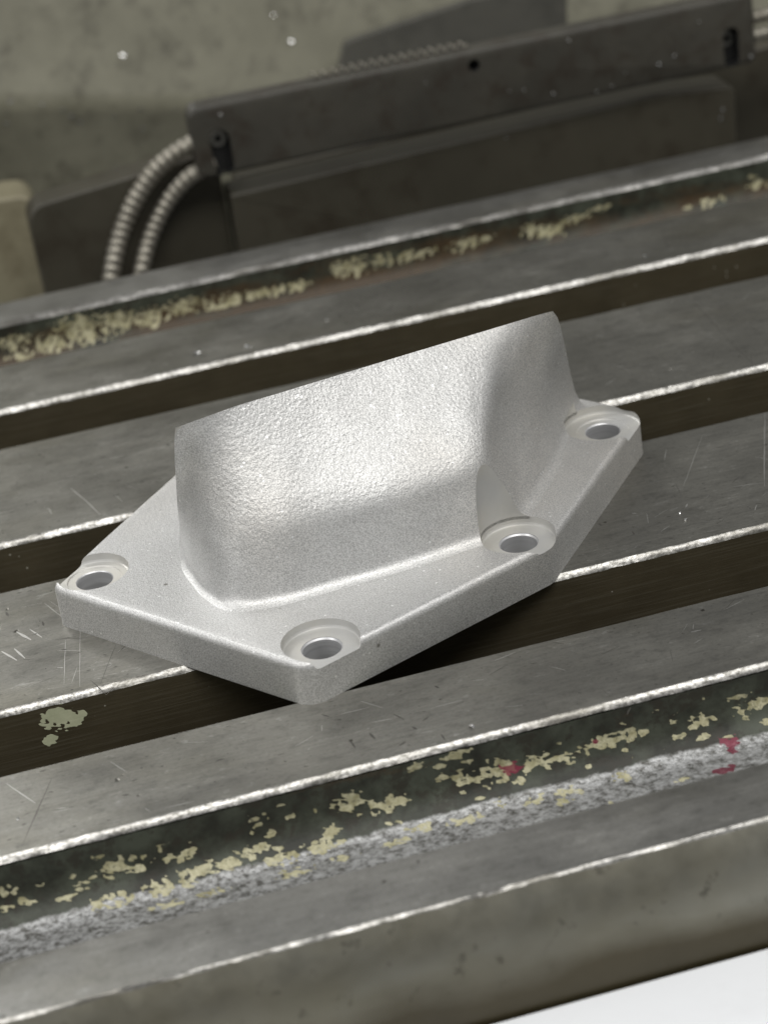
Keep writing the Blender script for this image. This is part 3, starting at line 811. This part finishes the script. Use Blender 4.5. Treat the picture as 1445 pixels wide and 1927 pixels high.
for i, (cm, c) in enumerate(cuts[:2]):
    # cap screw sitting in the slot
    V, F = [], []
    sc = lathe("screw", (0, 0), [(0, -3.5), (1.9, -3.5), (2.1, -3.2), (2.1, 0), (1.05, 0), (1.05, -1.6), (0, -1.6)], 24)
    for v in sc.vertices:
        x, y, z = v.co
        v.co = (x+c[0]*MM, 183.6*MM-z, y+(c[2]+(2.8 if i == 0 else 1.5))*MM)
    sharp(sc, 30); link("cap_screw", sc, [M_SCREW], bar_e)

# thin sheet in place of a dark grey patch behind the bar
gpx = [(628, 175), (650, 78), (888, -2), (1068, -42), (1068, 80)]
gb = plate("grey_patch", round_poly([(*at_y(q, 284)[[0, 2]], 2.5) for q in gpx], 5), 284, 287, mat_paint("slate_grey", (0.065, 0.063, 0.054), (0.115, 0.112, 0.096), 0.55, 40, (0.04, 0.04, 0.035), 0.6), None, 0.5)
tag(gb, "dark grey patch on a thin sheet behind the dark bar", "plate")

# armoured conduits
def tube(name, pts, r, pitch, label, group):
    P = np.array(pts, float); ts = np.linspace(0, len(P)-1, 1200)
    C = np.array([cr(P, t) for t in ts]); s = np.r_[0, np.cumsum(np.linalg.norm(np.diff(C, axis=0), axis=1))]
    nst = int(s[-1]/pitch*8); sv = np.linspace(0, s[-1], nst)
    C = np.c_[[np.interp(sv, s, C[:, k]) for k in range(3)]].T
    D = np.gradient(C, axis=0); D /= np.linalg.norm(D, axis=1)[:, None]
    ref = np.array([0.3, 1.0, 0.2]); V, F = [], []; n = 20
    for i in range(nst):
        a = np.cross(D[i], ref); a /= np.linalg.norm(a); b = np.cross(D[i], a)
        ph = (sv[i]/pitch) % 1.0
        rr = r*(1-0.22*(1-abs(math.sin(math.pi*ph))**0.6))
        for k in range(n):
            t = 2*math.pi*k/n; V.append(C[i]+rr*(a*math.cos(t)+b*math.sin(t)))
    for i in range(nst-1):
        for k in range(n): F.append((i*n+k, i*n+(k+1) % n, (i+1)*n+(k+1) % n, (i+1)*n+k))
    F.append(list(range(n))[::-1]); F.append([(nst-1)*n+k for k in range(n)])
    o = link(name, sharp(recalc(mesh(name, V, F)), 60), [M_CONDUIT])
    return tag(o, label, "conduit", group)
def pathY(l): return [at_y(q, y) for *q, y in l]
tube("armoured_conduit", pathY([(205, 640, 180), (206, 560, 181), (214, 490, 183), (232, 425, 186), (262, 362, 186), (300, 312, 185), (345, 278, 183.5), (385, 258, 183)]), 2.45, 2.3,
     "armoured metal conduit curving into the bar, farther from the bracket", "conduits")
tube("armoured_conduit", pathY([(258, 640, 180), (260, 560, 181), (268, 500, 183), (287, 435, 186), (315, 380, 186), (350, 338, 184.5), (380, 318, 183), (405, 305, 183)]), 2.25, 2.3,
     "armoured metal conduit curving into the bar, closer to the bracket", "conduits")
for k, py in enumerate((28, 62)):
    tube("armoured_conduit", pathY([(1400, py+8, 183), (1440, py-1, 183), (1500, py-14, 184), (1580, py-34, 186)]), 2.0, 2.2,
         ["upper armoured conduit leaving the slotted bar end", "lower armoured conduit leaving the slotted bar end"][k], "conduits")

# curl of swarf lying on the bar's top edge
V, F = [], []; n = 7
h0, h1 = at_y((585, 158), 183), at_y((880, 92), 183); N = 700
for i in range(N):
    t = i/(N-1); c = h0+(h1-h0)*t; c[2] = z1+1.0; a = t*2*math.pi*16
    ctr = c+np.array([0, 0.85*math.cos(a), 0.85*math.sin(a)])
    for k in range(n):
        b = 2*math.pi*k/n; V.append(ctr+0.26*np.array([math.cos(b), math.sin(b)*math.cos(a), math.sin(b)*math.sin(a)]))
for i in range(N-1):
    for k in range(n): F.append((i*n+k, i*n+(k+1) % n, (i+1)*n+(k+1) % n, (i+1)*n+k))
tag(link("swarf_curl", mesh("swarf_curl", V, F, smooth=True), [M_CONDUIT]), "tightly coiled metal swarf lying along the dark bar's top edge", "swarf")

# ------------------------------------------------------------------ white tray below the front rim
tz = at_y((1445, 1785), -127.6)[2]
tray = tag(empty("white_tray", (60, -220, tz-3)), "white plastic tray below the table's front rim", "tray")
link("tray_floor", box("tray_floor", -120, 330, -330, -127.6, tz-3, tz, 0.3), [M_WHITE], tray)
link("tray_lip", box("tray_lip", -120, 330, -334, -330.2, tz-3, tz+12, 1.0), [M_WHITE], tray)
print("tray z", tz)

# ------------------------------------------------------------------ loose chips
def chip_mesh(seed, s):
    r = random.Random(seed); V, F = [], []
    k = 5
    for i in range(k):
        t = i/(k-1); a = t*2.2
        x, z = s*(math.cos(a)-0.3), s*0.5*abs(math.sin(a*1.3))
        w = s*r.uniform(0.25, 0.6)
        V += [(x, -w, z+r.uniform(0, 0.2)*s), (x+r.uniform(-.2, .2)*s, w, z+r.uniform(0, 0.2)*s), (x, -w*0.9, z-0.12*s), (x, w*0.9, z-0.12*s)]
    for i in range(k-1):
        a, b = 4*i, 4*i+4
        F += [(a, a+1, b+1, b), (a+2, b+2, b+3, a+3), (a, b, b+2, a+2), (a+1, a+3, b+3, b+1)]
    F += [(0, 2, 3, 1), (4*k-4, 4*k-3, 4*k-1, 4*k-2)]
    V = np.array(V); V[:, 2] -= V[:, 2].min()
    return mesh("metal_chip", V, F)
cm = [chip_mesh(i, 0.5) for i in range(5)]
for c in cm: c.materials.append(M_CHIP)
def chip(P, size, label, group, rot=None):
    o = bpy.data.objects.new("metal_chip", random.choice(cm)); COL.objects.link(o)
    o.location = np.asarray(P)*MM; o.scale = [size*1.35]*3
    o.rotation_euler = rot or (0, 0, random.uniform(0, 6.28))
    tag(o, label, "metal chip", group)
for q, s in [((368, 666), 1.3), ((377, 664), 0.9), ((464, 653), 1.3), ((473, 654), 0.7), ((1212, 483), 0.9), ((616, 603), 0.5)]:
    chip(at_z(q, 0), s, "tiny bright metal chip on the land beside the rear trough", "chips on the rear land")
for q, s in [((1290, 979), 0.75), ((1280, 966), 0.5), ((1262, 695), 0.4), ((1325, 588), 0.35)]:
    chip(at_z(q, 0), s, "tiny bright metal chip on a wide land beside the casting", "chips on the wide lands")
for q, s in [((888, 1369), 0.9), ((34, 1542), 0.5)]:
    chip(at_z(q, 0), s, "tiny bright metal chip on the land beside the front trough", "chips on the front land")
# chips clinging to oily faces behind
for q, s in [((415, 214), 1.0), ((1070, 75), 0.9), ((1240, 120), 0.9), ((1268, 104), 0.8), ((958, 169), 0.7), ((985, 169), 0.7), ((1042, 175), 0.8), ((1122, 171), 0.8), ((1152, 160), 0.7), ((1314, 40), 0.7), ((1412, 106), 0.9), ((800, 155), 0.5), ((1176, 136), 0.5)]:
    chip(at_y(q, 179.9), s, "tiny bright metal chip clinging to the dark scale bar", "chips on the bar", (math.pi/2, random.uniform(0, 6), 0))
for q, s in [((1355, 222), 1.0), ((1360, 205), 0.8), ((952, 258), 0.6)]:
    chip(at_y(q, 184.9), s, "tiny bright metal chip clinging to the bracket below the bar", "chips on the bracket", (math.pi/2, random.uniform(0, 6), 0))
dgc = bpy.context.evaluated_depsgraph_get()
for q, s in [((232, 103), 1.5), ((549, 77), 1.4), ((517, 26), 1.0), ((20, 190), 1.0), ((118, 205), 1.0), ((135, 216), 1.1), ((150, 228), 0.9), ((264, 203), 1.0), ((268, 240), 0.9), ((215, 218), 0.8), ((12, 230), 1.0), ((200, 330), 0.8), ((115, 368), 1.0), ((218, 312), 0.8), ((12, 210), .8), ((1255, 8), .9), ((80, 195), .7), ((330, 205), .7)]:
    d = Vector(ray(q)).normalized()
    hit, loc, nr, *_ = column.evaluated_get(dgc).ray_cast(Vector(CC*MM), d)
    if hit:
        chip(np.array(loc)/MM, s, "tiny bright metal chip clinging to the olive casting", "chips on the olive casting", tuple(nr.to_track_quat('Z', 'Y').to_euler()))
